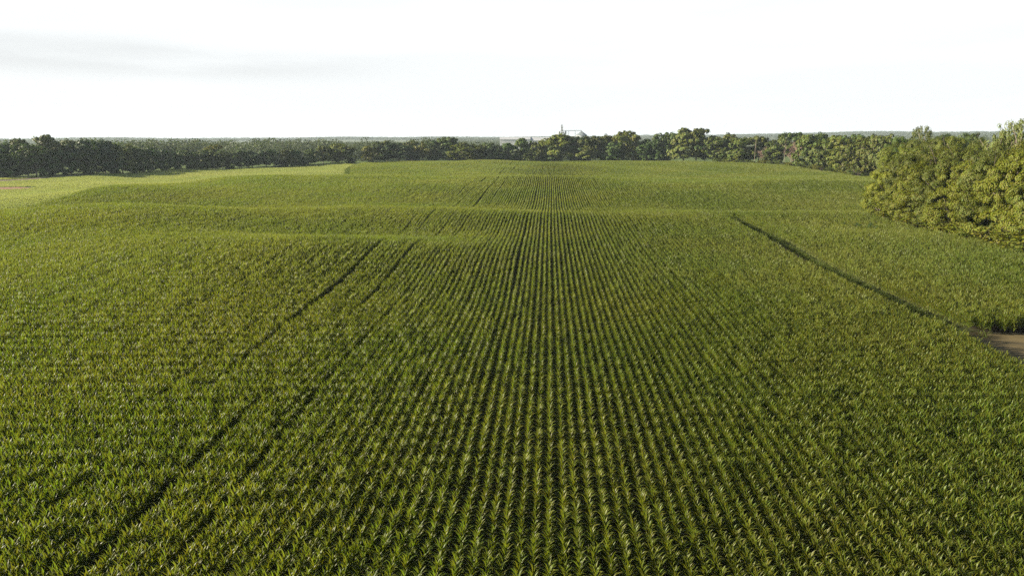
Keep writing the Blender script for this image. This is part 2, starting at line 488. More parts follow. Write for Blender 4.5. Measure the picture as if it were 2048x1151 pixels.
def leaf_quads(r, c, nrm, size, mat, name, bias=.6, aspect=.6):
    n = len(c)
    d = r.normal(size=(n, 3)); d /= np.linalg.norm(d, axis=1)[:, None]
    w = nrm * bias + d * (1 - bias) * 1.3
    w /= np.linalg.norm(w, axis=1)[:, None] + 1e-9
    a = np.cross(w, r.normal(size=(n, 3))); a /= np.linalg.norm(a, axis=1)[:, None] + 1e-9
    b = np.cross(w, a)
    s = size[:, None] / 2
    v = np.stack([c - a * s, c - b * s * aspect + w * s * .2, c + a * s, c + b * s * aspect + w * s * .2], 1).reshape(-1, 3)
    f = np.arange(4 * n).reshape(n, 4)
    return mesh(name, v, f, mat, False)

soy_protos = [leaf_patch(np.random.default_rng(40 + k), 2.6, 190, .15, .55, .25, .5, SOY, 'soy_patch', .3) for k in range(4)]
xs, ys = np.meshgrid(np.arange(-420, -110, 2.2), np.arange(150, 575, 2.2)); xs, ys = xs.ravel(), ys.ravel()
far = np.interp(xs, FAR_X, FAR_Y)
ok = (xs < np.interp(ys, LEFT_Y, LEFT_X) + 1) & (ys < far - 3) & (np.abs(xs + .056 * ys) < .86 * ys + 20)
# a creek bank and a bare red corner cross it
B0, B1 = at(-60, 366, 355)[:2], at(175, 345, 428)[:2]
def segd(X, Y, a, b):
    d = b - a; t = np.clip(((X - a[0]) * d[0] + (Y - a[1]) * d[1]) / d.dot(d), 0, 1)
    return np.hypot(X - a[0] - t * d[0], Y - a[1] - t * d[1])
ok &= segd(xs, ys, B0, B1) > 7.5
RS = at(2, 376, 312)[:2]
rsd = np.hypot((xs - RS[0]) / 17, (ys - RS[1]) / 11)
ok &= (rsd > 1)
bare = at(490, 355, 372)[:2]
ok &= ~((np.hypot((xs - bare[0]) / 15, (ys - bare[1]) / 6) < 1) & (rng.random(len(xs)) < .6))
xs, ys = xs[ok] + rng.normal(0, .5, ok.sum()), ys[ok] + rng.normal(0, .5, ok.sum())
n = len(xs)
scatter('soybean_crop', np.stack([xs, ys, gz(xs, ys)], 1), np.stack([np.zeros(n), np.zeros(n), rng.integers(0, 4, n) * math.pi / 2], 1),
        np.stack([np.ones(n), np.ones(n), 1 + .35 * vnoise(xs, ys, 13, 8)], 1), rng.integers(0, 4, n), soy_protos,
        'low yellow-green soybean crop on the smooth field left of the corn', 'soybean field')
_n = np.array([-(B1 - B0)[1], (B1 - B0)[0]]); _n = _n / np.linalg.norm(_n)
sheet('creek_bank', [(B0 + (B1 - B0) * t - _n * w, B0 + (B1 - B0) * t + _n * w) for t, w in ((0, 4), (.3, 3.5), (.5, 4), (.8, 2.5), (1, 1.2))], BANK, .35, 4, wob=.9)
sheet('red_soil_patch', [(RS + np.array([dx, -h]), RS + np.array([dx, h])) for dx, h in ((-30, 8), (-15, 11), (0, 10), (9, 6), (16, 2))], REDSOIL, .12, 3, wob=.8)

def tuft(r, n, h):
    mb = MB()
    for _ in range(n):
        corn_leaf(mb, r, 0, r.uniform(0, 6.28), r.uniform(.05, .6), h * r.uniform(.6, 1.1), .03, r.uniform(.3, 1.2), 3, 0, r.normal(0, .25), r.normal(0, .25))
    return mb.mesh('grass_tuft', GRASS, True)
tufts = [tuft(np.random.default_rng(70 + k), 40, .75) for k in range(4)]
n = 450
ty = rng.uniform(77, 184, n); tx = 44.6 - np.abs(rng.normal(0, .4, n))
keep = (tx > 43.2)
# weeds along the edge of the yard and the foot of the wood
n2 = 700
t2y = rng.uniform(60, 172, n2); t2x = 79.5 - np.abs(rng.normal(0, 1.2, n2)) 
n3 = 34
t3y = 73.5 - np.abs(rng.normal(0, 3, n3)); t3x = rng.uniform(40, 80, n3)
n4 = 2600
q = rng.uniform(0, 1, n4); t4x = np.interp(q, np.linspace(0, 1, len(_line)), _line[:, 0]); t4y = np.interp(q, np.linspace(0, 1, len(_line)), _line[:, 1]) - 5 + rng.normal(0, 2, n4)
n5 = 2600
t5y = rng.uniform(200, 550, n5); t5x = np.interp(t5y, LEFT_Y, LEFT_X) + rng.normal(-1.2, 1.3, n5)
gx_ = np.concatenate([tx[keep], t2x, t3x, t5x, t4x]); gy_ = np.concatenate([ty[keep], t2y, t3y, t5y, t4y]); n = len(gx_)
sc = rng.uniform(.7, 1.4, n); sc[-n4:] *= 1.8; sc[-n4 - n5:-n4] *= 1.5
scatter('grass', np.stack([gx_, gy_, gz(gx_, gy_)], 1), np.stack([np.zeros(n), np.zeros(n), rng.uniform(0, 6.28, n)], 1), np.stack([sc, sc, sc], 1), rng.integers(0, 4, n), tufts,
        'rough grass and weeds along the lane and the feet of the trees', 'grass')

# ------------------------------------------------------------------ trees
def make_tree(seed, nclump, per, size, shape='round', gap=.0, skirt=.1, lobes=6):
    """unit tree (height 1, crown radius .5): trunk with limbs, crown of leaf sprays in clumps"""
    r = np.random.default_rng(seed)
    cs = []
    # a few big lobes break the outline, clumps sit on their surfaces
    lob = []
    for i in range(lobes):
        a = i * 2.399 + r.uniform(-.4, .4)
        if shape == 'tall':
            u = .14 + .76 * (i + .5) / lobes + r.uniform(-.05, .05); rad = .26 * math.sqrt(max(.05, 1 - ((u - .55) / .5) ** 2)) * r.uniform(.5, 1.1); s = r.uniform(.17, .26); sz = s * .62
        elif shape == 'spread':
            u = r.uniform(.36, .86); rad = .32 * r.uniform(.4, 1.1); s = r.uniform(.17, .26); sz = s * .5
        elif shape == 'full':
            u = .12 + .74 * (i + .5) / lobes + r.uniform(-.05, .05); rad = .31 * math.sqrt(max(.08, 1 - ((u - .4) / .62) ** 2)) * r.uniform(.6, 1.1); s = r.uniform(.13, .31); sz = s * .62
        else:
            u = .2 + .64 * (i + .5) / lobes + r.uniform(-.05, .05); rad = .3 * math.sqrt(max(.08, 1 - ((u - .52) / .5) ** 2)) * r.uniform(.5, 1.1); s = r.uniform(.18, .28); sz = s * .6
        lob.append((rad * math.cos(a), rad * math.sin(a), u, s, sz))
    lob.append((r.normal(0, .05), r.normal(0, .05), .8, .17, .17))
    for _ in range(nclump):
        x, y, z, s, sz = lob[r.integers(len(lob))]
        d = r.normal(size=3); d /= np.linalg.norm(d)
        if d[2] < -.3 and shape != 'full': d[2] *= -.6
        k = r.uniform(.88, 1.04)
        cs.append((np.array([x + d[0] * s * k, y + d[1] * s * k, max(.04, z + d[2] * sz * k)]), d, r.uniform(.035, .075)))
    pts, nr, sz_ = [], [], []
    for c, d, cr in cs:
        if r.random() < gap: continue
        m = int(per * r.uniform(.6, 1.4))
        e = r.normal(size=(m, 3)); e /= np.linalg.norm(e, axis=1)[:, None]
        rr = r.uniform(.3, 1, m) ** .5
        pp = c + e * rr[:, None] * np.array([cr * 1.25, cr * 1.25, cr * .8])
        nn = e * .6 + d * .5 + np.array([0, 0, .25]); nn /= np.linalg.norm(nn, axis=1)[:, None]
        pts.append(pp); nr.append(nn); sz_.append(size * r.uniform(.6, 1.3, m))
    pts = np.concatenate(pts); nr = np.concatenate(nr); sz_ = np.concatenate(sz_)
    # keep the height at 1
    pts[:, 2] = np.clip(pts[:, 2], .01, None); pts[:, 2] /= pts[:, 2].max()
    crown = leaf_quads(r, pts, nr, sz_, TREE, 'crown', .8, .8)
    tb = MB()
    top = np.array([r.normal(0, .03), r.normal(0, .03), .72])
    def trunk_at(t): return np.array([0, 0, 0]) * (1 - t) + top * t + np.array([.015 * math.sin(5 * t + seed), .015 * math.cos(4 * t), 0]) * (t > 0)
    tb.tube([trunk_at(t) - np.array([0, 0, .02 * (t == 0)]) for t in np.linspace(0, 1, 6)], np.linspace(.024, .007, 6), 7)
    for x, y, z, s, sz in lob:
        t = np.clip(z / .72 * .62, .22, .8)
        a = trunk_at(t); b = np.array([x, y, z]); mid = (a + b) / 2 + np.array([0, 0, -.03])
        tb.tube([a, mid, b], [.011, .007, .003], 5)
        for _ in range(2):
            e = b + r.normal(0, s * .5, 3); tb.tube([mid, (mid + e) / 2 + np.array([0, 0, .02]), e], [.005, .004, .0015], 4)
    trunk = tb.mesh('trunk', BARK, True)
    return crown, trunk

mid_trees = {
    'round': [make_tree(200 + k, 170, 36, .062, 'round', lobes=12) for k in range(4)],
    'tall': [make_tree(230 + k, 150, 36, .055, 'tall', lobes=9) for k in range(3)],
    'spread': [make_tree(260 + k, 110, 34, .058, 'spread', lobes=8) for k in range(3)],
    'full': [make_tree(290 + k, 190, 36, .06, 'full', lobes=13) for k in range(4)],
}
near_trees = [make_tree(320 + k, 400, 210, .0165, 'full', lobes=15) for k in range(5)]
airy_trees = [make_tree(350 + k, 130, 70, .022, 'tall', gap=.1, lobes=9) for k in range(2)]
shrub_meshes = []
def make_shrub(seed):
    r = np.random.default_rng(seed)
    pts, nr, sz = [], [], []
    for _ in range(26):
        a = r.uniform(0, 6.28); q = .5 * math.sqrt(r.uniform(0, 1)); c = np.array([q * math.cos(a), q * math.sin(a), r.uniform(.15, .85) * (1 - .9 * q * q)])
        m = 60; e = r.normal(size=(m, 3)); e /= np.linalg.norm(e, axis=1)[:, None]
        pts.append(c + e * r.uniform(.4, 1, (m, 1)) * .15); nr.append(e * .7 + np.array([0, 0, .3])); sz.append(r.uniform(.05, .11, m))
    pts = np.concatenate(pts); pts[:, 2] = np.clip(pts[:, 2], .02, None)
    crown = leaf_quads(r, pts, np.concatenate(nr), np.concatenate(sz), TREE, 'foliage', .5, .6)
    tb = MB()
    for i in range(5):
        a = r.uniform(0, 6.28); tb.tube([(0, 0, -.02), (.12 * math.cos(a), .12 * math.sin(a), .3), (.3 * math.cos(a), .3 * math.sin(a), .65)], [.02, .014, .005], 5)
    return crown, tb.mesh('stem', BARK, True)
shrub_meshes = [make_shrub(400 + k) for k in range(4)]

def make_bare(seed, levels, mat, spread=.5, n0=6, trunk_r=.02, top=.6):
    r = np.random.default_rng(seed)
    tb = MB(); cb = MB()
    tb.tube([(0, 0, -.02), (.01, .005, .3), (-.005, .01, top)], [trunk_r, trunk_r * .75, trunk_r * .45], 7)
    def grow(mbx, a, d, ln, rad, lv):
        d = d / np.linalg.norm(d)
        b = a + d * ln + np.array([0, 0, .02 * ln]); mid = (a + b) / 2 + r.normal(0, ln * .08, 3)
        mbx.tube([a, mid, b], [rad, rad * .75, rad * .5], 4)
        if lv > 0:
            for _ in range(4 if lv > 1 else 5):
                t = r.uniform(.3, 1)
                grow(cb, a + (b - a) * t, d + r.normal(0, .55, 3), ln * r.uniform(.45, .7), rad * .5, lv - 1)
    for i in range(n0):
        t = r.uniform(.45, 1)
        a = np.array([0, 0, top * t]); an = i * 2.4 + r.uniform(-.4, .4)
        grow(cb, a, np.array([math.cos(an) * spread, math.sin(an) * spread, r.uniform(.4, 1)]), r.uniform(.2, .34), trunk_r * .45, levels)
    return cb.mesh('branches', mat, True), tb.mesh('trunk', PALEBARK, True)
bare_red = [make_bare(500 + k, 3, TWIG, .7, 10, .014, .5) for k in range(2)]
snag = [make_bare(520 + k, 1, PALEBARK, .18, 5, .013, .92) for k in range(2)]

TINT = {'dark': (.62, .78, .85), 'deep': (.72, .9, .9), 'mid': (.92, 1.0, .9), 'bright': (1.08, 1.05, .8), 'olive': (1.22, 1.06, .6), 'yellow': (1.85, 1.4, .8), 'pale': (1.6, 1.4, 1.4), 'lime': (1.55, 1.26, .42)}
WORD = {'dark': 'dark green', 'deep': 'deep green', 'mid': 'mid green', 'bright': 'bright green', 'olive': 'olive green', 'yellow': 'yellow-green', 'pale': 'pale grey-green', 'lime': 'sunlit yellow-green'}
n_trees = 0
def tree(x, y, h, w, form, tint, label, group, pool=None, base_z=None):
    global n_trees
    pool = pool or mid_trees[form]
    cm, tm = pool[n_trees % len(pool)]
    z = float(gz(x, y)) if base_z is None else base_z
    t = empty('tree', (x, y, z), random.uniform(0, 6.28))
    tag(t, label, 'tree', group)
    cr = obj('crown', cm, t); tr = obj('trunk', tm, t)
    cr.scale = (w, w, h); tr.scale = ((w + h) / 2 * .9, (w + h) / 2 * .9, h)
    k = random.uniform(.76, 1.24)
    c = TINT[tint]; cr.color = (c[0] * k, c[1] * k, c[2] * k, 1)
    n_trees += 1
    return t

def zline(px): return float(np.interp(px, TREE_PX, TREE_Z))
ORD = ['first', 'second', 'third', 'fourth', 'fifth', 'sixth', 'seventh', 'eighth', 'ninth', 'tenth', 'eleventh', 'twelfth', 'thirteenth', 'fourteenth', 'fifteenth']
G_L, G_C, G_R, G_N = 'trees of the shaded left tree line', 'trees along the far end of the corn', 'trees of the right-hand wood edge', 'trees of the near wood at right'

# front and back trees of the far tree line: px, top row, crown width (px), depth behind the line, form, tint, label, group
LINE = [
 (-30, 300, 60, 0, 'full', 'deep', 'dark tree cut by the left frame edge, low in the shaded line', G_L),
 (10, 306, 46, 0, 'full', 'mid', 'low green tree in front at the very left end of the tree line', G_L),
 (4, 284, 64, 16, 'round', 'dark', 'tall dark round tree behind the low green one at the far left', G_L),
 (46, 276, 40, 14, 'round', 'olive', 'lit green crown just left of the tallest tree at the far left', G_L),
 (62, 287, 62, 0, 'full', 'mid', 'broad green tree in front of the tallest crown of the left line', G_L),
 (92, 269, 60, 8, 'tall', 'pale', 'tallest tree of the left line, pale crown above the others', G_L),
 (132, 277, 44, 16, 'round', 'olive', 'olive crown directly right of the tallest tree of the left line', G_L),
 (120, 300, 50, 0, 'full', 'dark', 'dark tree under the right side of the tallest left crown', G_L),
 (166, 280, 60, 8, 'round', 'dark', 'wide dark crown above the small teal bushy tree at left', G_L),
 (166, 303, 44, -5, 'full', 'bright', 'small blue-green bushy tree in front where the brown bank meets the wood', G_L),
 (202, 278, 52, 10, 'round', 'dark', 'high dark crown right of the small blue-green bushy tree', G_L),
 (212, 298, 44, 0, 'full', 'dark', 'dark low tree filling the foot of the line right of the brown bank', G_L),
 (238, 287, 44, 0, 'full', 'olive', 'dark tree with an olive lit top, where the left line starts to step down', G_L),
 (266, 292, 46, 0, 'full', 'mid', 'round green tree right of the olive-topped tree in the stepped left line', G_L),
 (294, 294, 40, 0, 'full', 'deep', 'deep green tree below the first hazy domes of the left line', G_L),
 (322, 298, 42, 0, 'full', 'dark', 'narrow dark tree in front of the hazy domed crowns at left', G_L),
 (352, 301, 36, 0, 'full', 'deep', 'short deep green tree left of the pair with bright tops', G_L),
 (378, 301, 34, 0, 'full', 'bright', 'left one of the pair with bright tops in the left line', G_L),
 (402, 300, 42, 0, 'full', 'mid', 'right one of the pair with bright tops in the left line', G_L),
 (418, 289, 40, 22, 'round', 'yellow', 'yellowish crown rising behind the pair with bright tops', G_L),
 (440, 300, 44, 0, 'full', 'bright', 'wide green tree at the left of the gappy stretch with meadow behind', G_L),
 (474, 300, 42, 0, 'tall', 'mid', 'tall narrow tree left of the first small meadow gap', G_L),
 (500, 302, 34, 0, 'tall', 'deep', 'slim dark tree standing between the first two meadow gaps', G_L),
 (528, 299, 46, 0, 'round', 'dark', 'round dark tree right of the slim one between meadow gaps', G_L),
 (556, 318, 26, 0, 'full', 'dark', 'low dark bushy tree between the round dark tree and the three-crowned clump', G_L),
 (570, 297, 34, 0, 'tall', 'olive', 'olive-topped left stem of the clump just before the wide meadow gap', G_L),
 (586, 299, 34, 2, 'full', 'dark', 'dark right half of the clump just before the wide meadow gap', G_L),
 (604, 318, 18, 0, 'full', 'deep', 'small bush-like tree low in the wide meadow gap', G_L),
 (618, 297, 32, 0, 'tall', 'mid', 'single slim tree standing right of the wide meadow gap', G_L),
 (644, 291, 34, 0, 'tall', 'olive', 'olive slim tree left of the big rounded one near the soybean tip', G_L),
 (662, 296, 32, 3, 'tall', 'mid', 'green tree tucked against the big rounded one near the soybean tip', G_L),
 (682, 287, 46, 0, 'round', 'olive', 'big rounded olive tree near the tip of the soybean field', G_L),
 (700, 316, 18, -2, 'full', 'dark', 'dark little tree at the tip of the soybean field', G_L),
 (735, 291, 34, 0, 'tall', 'yellow', 'yellowish top-heavy tree right of the soybean tip', G_L),
 (752, 283, 38, 10, 'tall', 'mid', 'tall green tree behind the yellowish one right of the soybean tip', G_L),
 (772, 281, 36, 14, 'tall', 'olive', 'tall olive tree left of the dark wide one before the pale trunk', G_L),
 (796, 286, 52, 0, 'round', 'deep', 'wide deep green tree, yellow at its left edge, before the pale trunk', G_L),
 (826, 306, 26, 0, 'full', 'dark', 'low dark tree directly left of the pale trunk', G_L),
 (846, 283, 32, 0, 'spread', 'yellow', 'tree with a bare pale trunk and a small yellowish crown', G_L),
 (822, 280, 36, 16, 'tall', 'olive', 'hazy olive crown behind the low dark tree by the pale trunk', G_L),
 (868, 279, 40, 6, 'tall', 'mid', 'tall tree right of the pale trunk, grey-green', G_C),
 (898, 274, 44, 8, 'round', 'mid', 'high crown left of the broad olive tree at the far corn edge', G_C),
 (924, 286, 58, -4, 'full', 'olive', 'broad olive tree with dark right side standing forward at the far corn edge', G_C),
 (958, 289, 42, 0, 'full', 'olive', 'smaller olive tree right of the broad one at the far corn edge', G_C),
 (985, 285, 40, 0, 'full', 'mid', 'mid green tree below the left end of the long white roof', G_C),
 (1016, 285, 42, 4, 'full', 'deep', 'deep green tree below the left part of the long white roof', G_C),
 (1048, 276, 40, 4, 'full', 'mid', 'rounded tree standing in the middle of the long white roof', G_C),
 (1062, 302, 28, -4, 'full', 'bright', 'low bright tree at the corn edge under the white roof', G_C),
 (1078, 283, 34, 0, 'round', 'olive', 'tree with a white split trunk beneath the right end of the white roof', G_C),
 (1104, 286, 44, -2, 'full', 'mid', 'lower left neighbour of the big tree under the grain elevator', G_C),
 (1122, 266, 66, 4, 'round', 'olive', 'big wide tree right under the grain elevator tower', G_C),
 (1154, 272, 46, 4, 'full', 'deep', 'dark tree below the conveyor bridge, right of the big tree', G_C),
 (1182, 271, 46, 0, 'round', 'olive', 'olive tree just right of the cone-roofed grain bin', G_C),
 (1176, 290, 40, -4, 'spread', 'pale', 'pale brownish drooping tree in front, below the cone-roofed bin', G_C),
 (1210, 268, 40, 4, 'round', 'olive', 'olive crown second to the right of the cone-roofed bin', G_C),
 (1240, 261, 54, 4, 'round', 'olive', 'high wide olive crown midway between grain bin and the big cottonwood', G_C),
 (1226, 284, 40, -3, 'full', 'deep', 'dark tree in front of the high wide olive crown', G_C),
 (1268, 268, 32, 0, 'tall', 'yellow', 'slim yellow tree right of the high wide olive crown', G_C),
 (1292, 278, 44, 0, 'full', 'deep', 'dark tree right of the slim yellow tree', G_C),
 (1318, 276, 42, 0, 'full', 'deep', 'second dark tree left of the big two-topped cottonwood', G_C),
 (1338, 264, 44, 6, 'round', 'mid', 'round crown touching the left side of the big two-topped cottonwood', G_C),
 (1368, 256, 60, 0, 'tall', 'pale', 'big pale cottonwood with feathery top, left and taller half', G_C),
 (1394, 256, 50, 3, 'tall', 'olive', 'right half of the big feathery cottonwood pair', G_C),
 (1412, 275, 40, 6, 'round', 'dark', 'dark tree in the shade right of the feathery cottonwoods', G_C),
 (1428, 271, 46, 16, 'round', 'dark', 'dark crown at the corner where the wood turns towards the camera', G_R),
 (1446, 273, 54, 0, 'full', 'bright', 'bright round tree, first of the sunlit right wood edge', G_R),
 (1462, 265, 46, 18, 'round', 'olive', 'olive crown showing above the bright round corner tree', G_R),
 (1484, 274, 50, 0, 'full', 'bright', 'sunlit tree between the bright round corner tree and the bare pole trunk', G_R),
 (1478, 305, 34, -6, 'full', 'olive', 'low greyish tree at the corn edge left of the bare pole trunk', G_R),
 (1520, 272, 44, 16, 'round', 'olive', 'leafy crown above and behind the reddish bare tree', G_R),
 (1548, 280, 38, 0, 'full', 'bright', 'green tree between the two reddish bare trees', G_R),
 (1566, 272, 48, 4, 'spread', 'bright', 'green crown over the broken orange trunk', G_R),
 (1590, 264, 50, 22, 'round', 'mid', 'dark-topped tree highest above the reddish bare trees', G_R),
 (1618, 268, 54, 0, 'full', 'bright', 'large dense green tree directly right of the reddish bare trees', G_R),
 (1640, 264, 46, 14, 'round', 'mid', 'rounded crown behind the large dense tree right of the bare trees', G_R),
 (1654, 276, 56, -2, 'full', 'bright', 'dense tree second to the right of the reddish bare trees', G_R),
 (1690, 273, 58, 0, 'full', 'olive', 'dense olive tree third to the right of the reddish bare trees', G_R),
 (1668, 271, 50, 18, 'round', 'olive', 'crown peeping between the second and third dense trees of the right edge', G_R),
 (1722, 274, 56, 0, 'full', 'olive', 'olive tree just before the near wood covers the right edge', G_R),
 (1752, 268, 58, 4, 'full', 'olive', 'olive tree half hidden by the left end of the near wood', G_R),
 (1712, 268, 50, 20, 'round', 'mid', 'crown rising behind the olive trees left of the near wood', G_R),
 (1782, 268, 62, 0, 'spread', 'pale', 'greyish half-bare crown above the left end of the near wood', G_R),
]
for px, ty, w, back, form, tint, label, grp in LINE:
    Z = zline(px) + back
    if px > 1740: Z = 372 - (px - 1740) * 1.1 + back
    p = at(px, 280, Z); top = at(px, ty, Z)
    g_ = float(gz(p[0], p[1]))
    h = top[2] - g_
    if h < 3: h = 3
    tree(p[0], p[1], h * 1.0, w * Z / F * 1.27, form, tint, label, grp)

# bare and broken trunks of the right wood edge
def bare(px, ty, w, back, pool, label, name='bare_tree'):
    Z = zline(px) + back
    p = at(px, 280, Z); top = at(px, ty, Z); g_ = float(gz(p[0], p[1])); h = top[2] - g_
    cm, tm = pool[int(px) % len(pool)]
    t = empty(name, (p[0], p[1], g_), random.uniform(0, 6)); tag(t, label, 'dead tree', 'bare trees in the right wood edge')
    a = obj('branches', cm, t); b = obj('trunk', tm, t)
    ww = w * Z / F * 1.3
    a.scale = (ww, ww, h); b.scale = (max(ww, h * .7), max(ww, h * .7), h)
bare(1512, 279, 12, -4, snag, 'bare pale pole trunk at the left of the reddish bare trees', 'dead_tree')
bare(1532, 289, 40, -4, bare_red, 'wide reddish bare tree right of the pale pole trunk', 'dead_tree')
bare(1586, 296, 34, -6, bare_red, 'smaller reddish bare tree beside the broken orange trunk', 'dead_tree')
bare(1572, 284, 16, -8, snag, 'broken orange-lit trunk with a fork, below the green crown', 'dead_tree')
bare(1596, 270, 34, -2, bare_red, 'grey leafless crown reaching up right of the broken orange trunk', 'dead_tree')

# the near wood at right: Z, px, top row, crown px
NEAR = [
 (168, 1792, 324, 66, 'lime', 'left corner tree of the near wood, leafy to the ground'),
 (160, 1826, 308, 86, 'olive', 'second tree of the near wood front, right of its left corner tree'),
 (152, 1850, 318, 96, 'lime', 'front tree in the middle of the near wood\'s left half, dark hollows in it'),
 (144, 1900, 312, 100, 'olive', 'broad front tree of the near wood above the deep dark hollow'),
 (136, 1950, 318, 104, 'lime', 'bright front tree of the near wood left of the leaning pale stick'),
 (128, 2004, 310, 110, 'olive', 'front tree of the near wood behind the leaning pale stick'),
 (121, 2060, 300, 120, 'lime', 'front tree of the near wood cut by the right frame edge'),
 (114, 2130, 300, 120, 'olive', 'front tree of the near wood just outside the right frame edge'),
 (182, 1800, 292, 84, 'olive', 'second-row tree above the left corner of the near wood'),
 (172, 1845, 290, 92, 'olive', 'second-row rounded crown above the middle of the near wood\'s left half'),
 (162, 1894, 291, 96, 'lime', 'second-row bright crown above the broad front tree of the near wood'),
 (155, 1946, 289, 100, 'olive', 'second-row crown below the gap between the two high pale trees'),
 (147, 2000, 284, 104, 'olive', 'second-row crown below the left high pale tree'),
 (140, 2060, 276, 110, 'lime', 'second-row crown under the right high pale tree at the frame edge'),
 (215, 1822, 276, 70, 'olive', 'third-row olive crown left of the lone pale top'),
 (205, 1868, 272, 74, 'olive', 'third-row crown right of the lone pale top'),
 (196, 1912, 270, 78, 'olive', 'third-row crown midway between the lone pale top and the high pale pair'),
 (188, 1958, 272, 80, 'olive', 'third-row crown just left of the high pale pair'),
 (180, 2030, 270, 84, 'olive', 'third-row crown between the high pale pair'),
 (255, 1806, 270, 62, 'mid', 'back-row crown above the left end of the near wood'),
 (250, 1885, 266, 62, 'mid', 'back-row crown right of the lone pale top against the sky'),
 (245, 1935, 264, 60, 'mid', 'back-row crown against the sky left of the high pale pair'),
]
for Z, px, ty, w, tint, label in NEAR:
    p = at(px, 280, Z); top = at(px, ty, Z); g_ = float(gz(p[0], p[1]))
    tree(p[0], p[1], top[2] - g_, w * Z / F * 1.25, 'full', tint, label, G_N, pool=near_trees)
for Z, px, ty, w, label in ((230, 1842, 251, 46, 'lone pale tree top rising above the near wood'),
                            (165, 1996, 240, 60, 'left of the two high pale trees with see-through crowns'),
                            (160, 2046, 238, 64, 'right of the two high pale see-through trees, at the frame edge')):
    p = at(px, 280, Z); top = at(px, ty, Z); g_ = float(gz(p[0], p[1]))
    t = tree(p[0], p[1], top[2] - g_, w * Z / F * 1.3, 'tall', 'pale', label, G_N, pool=airy_trees)
    for ch in t.children:
        if ch.name.startswith('trunk'):
            ch.data = ch.data.copy(); ch.data.materials.clear(); ch.data.materials.append(PALEBARK)
# leaning dead stick in front of the near wood
def stick(px, py, Z, dx, h, label):
    p = at(px, py, Z)
    g_ = float(gz(p[0], p[1]))
    t = empty('dead_tree', (p[0], p[1], g_)); tag(t, label, 'dead tree')
    mb = MB(); z0 = p[2] - g_
    mb.tube([(0, 0, -.1), (dx * .3, 0, z0 * .5), (dx * .9, -.2, z0 + h)], [.16, .12, .05], 7); obj('trunk', mb.mesh('trunk', PALEBARK, True), t)
    mb = MB(); mb.tube([(dx * .5, -.1, z0 * .8), (dx * .5 + 1.2, -.3, z0 + h * .7)], [.08, .03], 5); mb.tube([(dx * .7, -.1, z0 + h * .3), (dx * .7 - 1.0, -.2, z0 + h)], [.06, .02], 5)
    obj('branches', mb.mesh('branches', PALEBARK, True), t)
stick(2038, 440, 124, -3.0, 2.0, 'leaning pale dead stick in the near wood, low by the right frame edge')

# shrubs along the foot of the woods
SHR = [(1768, 441, 9, 5, 'bushy shrub at the foot of the near wood\'s left corner'), (1790, 446, 8, 4, 'low shrub second from the near wood\'s left corner'),
       (1815, 452, 9, 4.5, 'rounded shrub under the second front tree of the near wood'), (1842, 458, 9, 4, 'yellowish shrub third along the near wood\'s foot'),
       (1870, 466, 9, 5, 'shrub left of the deep dark hollow at the near wood\'s foot'), (1902, 474, 8, 4, 'pale shrub below the deep dark hollow of the near wood'),
       (1935, 484, 9, 5, 'shrub right of the deep dark hollow at the near wood\'s foot'), (1968, 494, 9, 4.5, 'wide shrub below the bright front tree of the near wood'),
       (2002, 504, 9, 5, 'tall shrub under the leaning pale stick'), (2036, 512, 9, 5, 'shrub at the near wood\'s foot touching the right frame edge'), (2075, 524, 9, 5, 'shrub beyond the right frame edge at the wood\'s foot')]
for i, (px, py, w, h, label) in enumerate(SHR):
    Z = 20.3 * F / (.9766 * (py - 270.5)); p = at(px, py, Z)
    t = empty('shrub', (p[0] + .5, p[1], float(gz(p[0], p[1]))), i * 1.3); tag(t, label, 'shrub', 'shrubs along the foot of the near wood')
    cm, sm = shrub_meshes[i % 4]
    a = obj('foliage', cm, t); b = obj('stem', sm, t); a.scale = (w, w, h); b.scale = (w, w, h)
    c_ = TINT[('lime', 'olive', 'yellow')[i % 3]]; a.color = (*c_, 1)
for i, (px, py, w, h, label) in enumerate([(1690, 434, 1.6, 2.6, 'leftmost of the dark weed clumps in the corn left of the near wood'), (1716, 436, 1.8, 2.6, 'dark weed clump second from the left beside the near wood'),
                                        (1744, 440, 2.6, 3.0, 'dark weed bush touching the left corner of the near wood')]):
    Z = 17.6 * F / (.9766 * (py - 271)); p = at(px, py, Z)
    t = empty('shrub', (p[0], p[1], float(gz(p[0], p[1]))), i); tag(t, label, 'shrub', 'dark weed clumps in the corn')
    cm, sm = shrub_meshes[i]; a = obj('foliage', cm, t); b = obj('stem', sm, t); a.scale = (w, w, h); b.scale = (w, w, h); a.color = (.5, .7, .8, 1)
# low growth along the far right edge
for i, px in enumerate(range(1436, 1740, 19)):
    Z = zline(px) - 9; p = at(px, 300, Z)
    t = empty('shrub', (p[0], p[1], float(gz(p[0], p[1]))), i)
    side = ('left of the bare pole trunk' if px < 1508 else 'below the reddish bare trees' if px < 1600 else 'right of the reddish bare trees')
    base = {'l': 1436, 'b': 1512, 'b2': 1607}['l' if px < 1508 else 'b' if px < 1600 else 'b2']
    q = int(round((px - base) / 19.0))
    tag(t, '%s from the left of the low far shrubs %s' % (ORD[q], side), 'shrub', 'low shrubs at the far right wood edge')
    cm, sm = shrub_meshes[i % 4]; a = obj('foliage', cm, t); b = obj('stem', sm, t); w = random.uniform(7, 10); h = random.uniform(3, 5.5); a.scale = (w, w, h); b.scale = (w, w, h)
    c_ = TINT[('bright', 'olive', 'yellow')[i % 3]]; a.color = (*c_, 1)

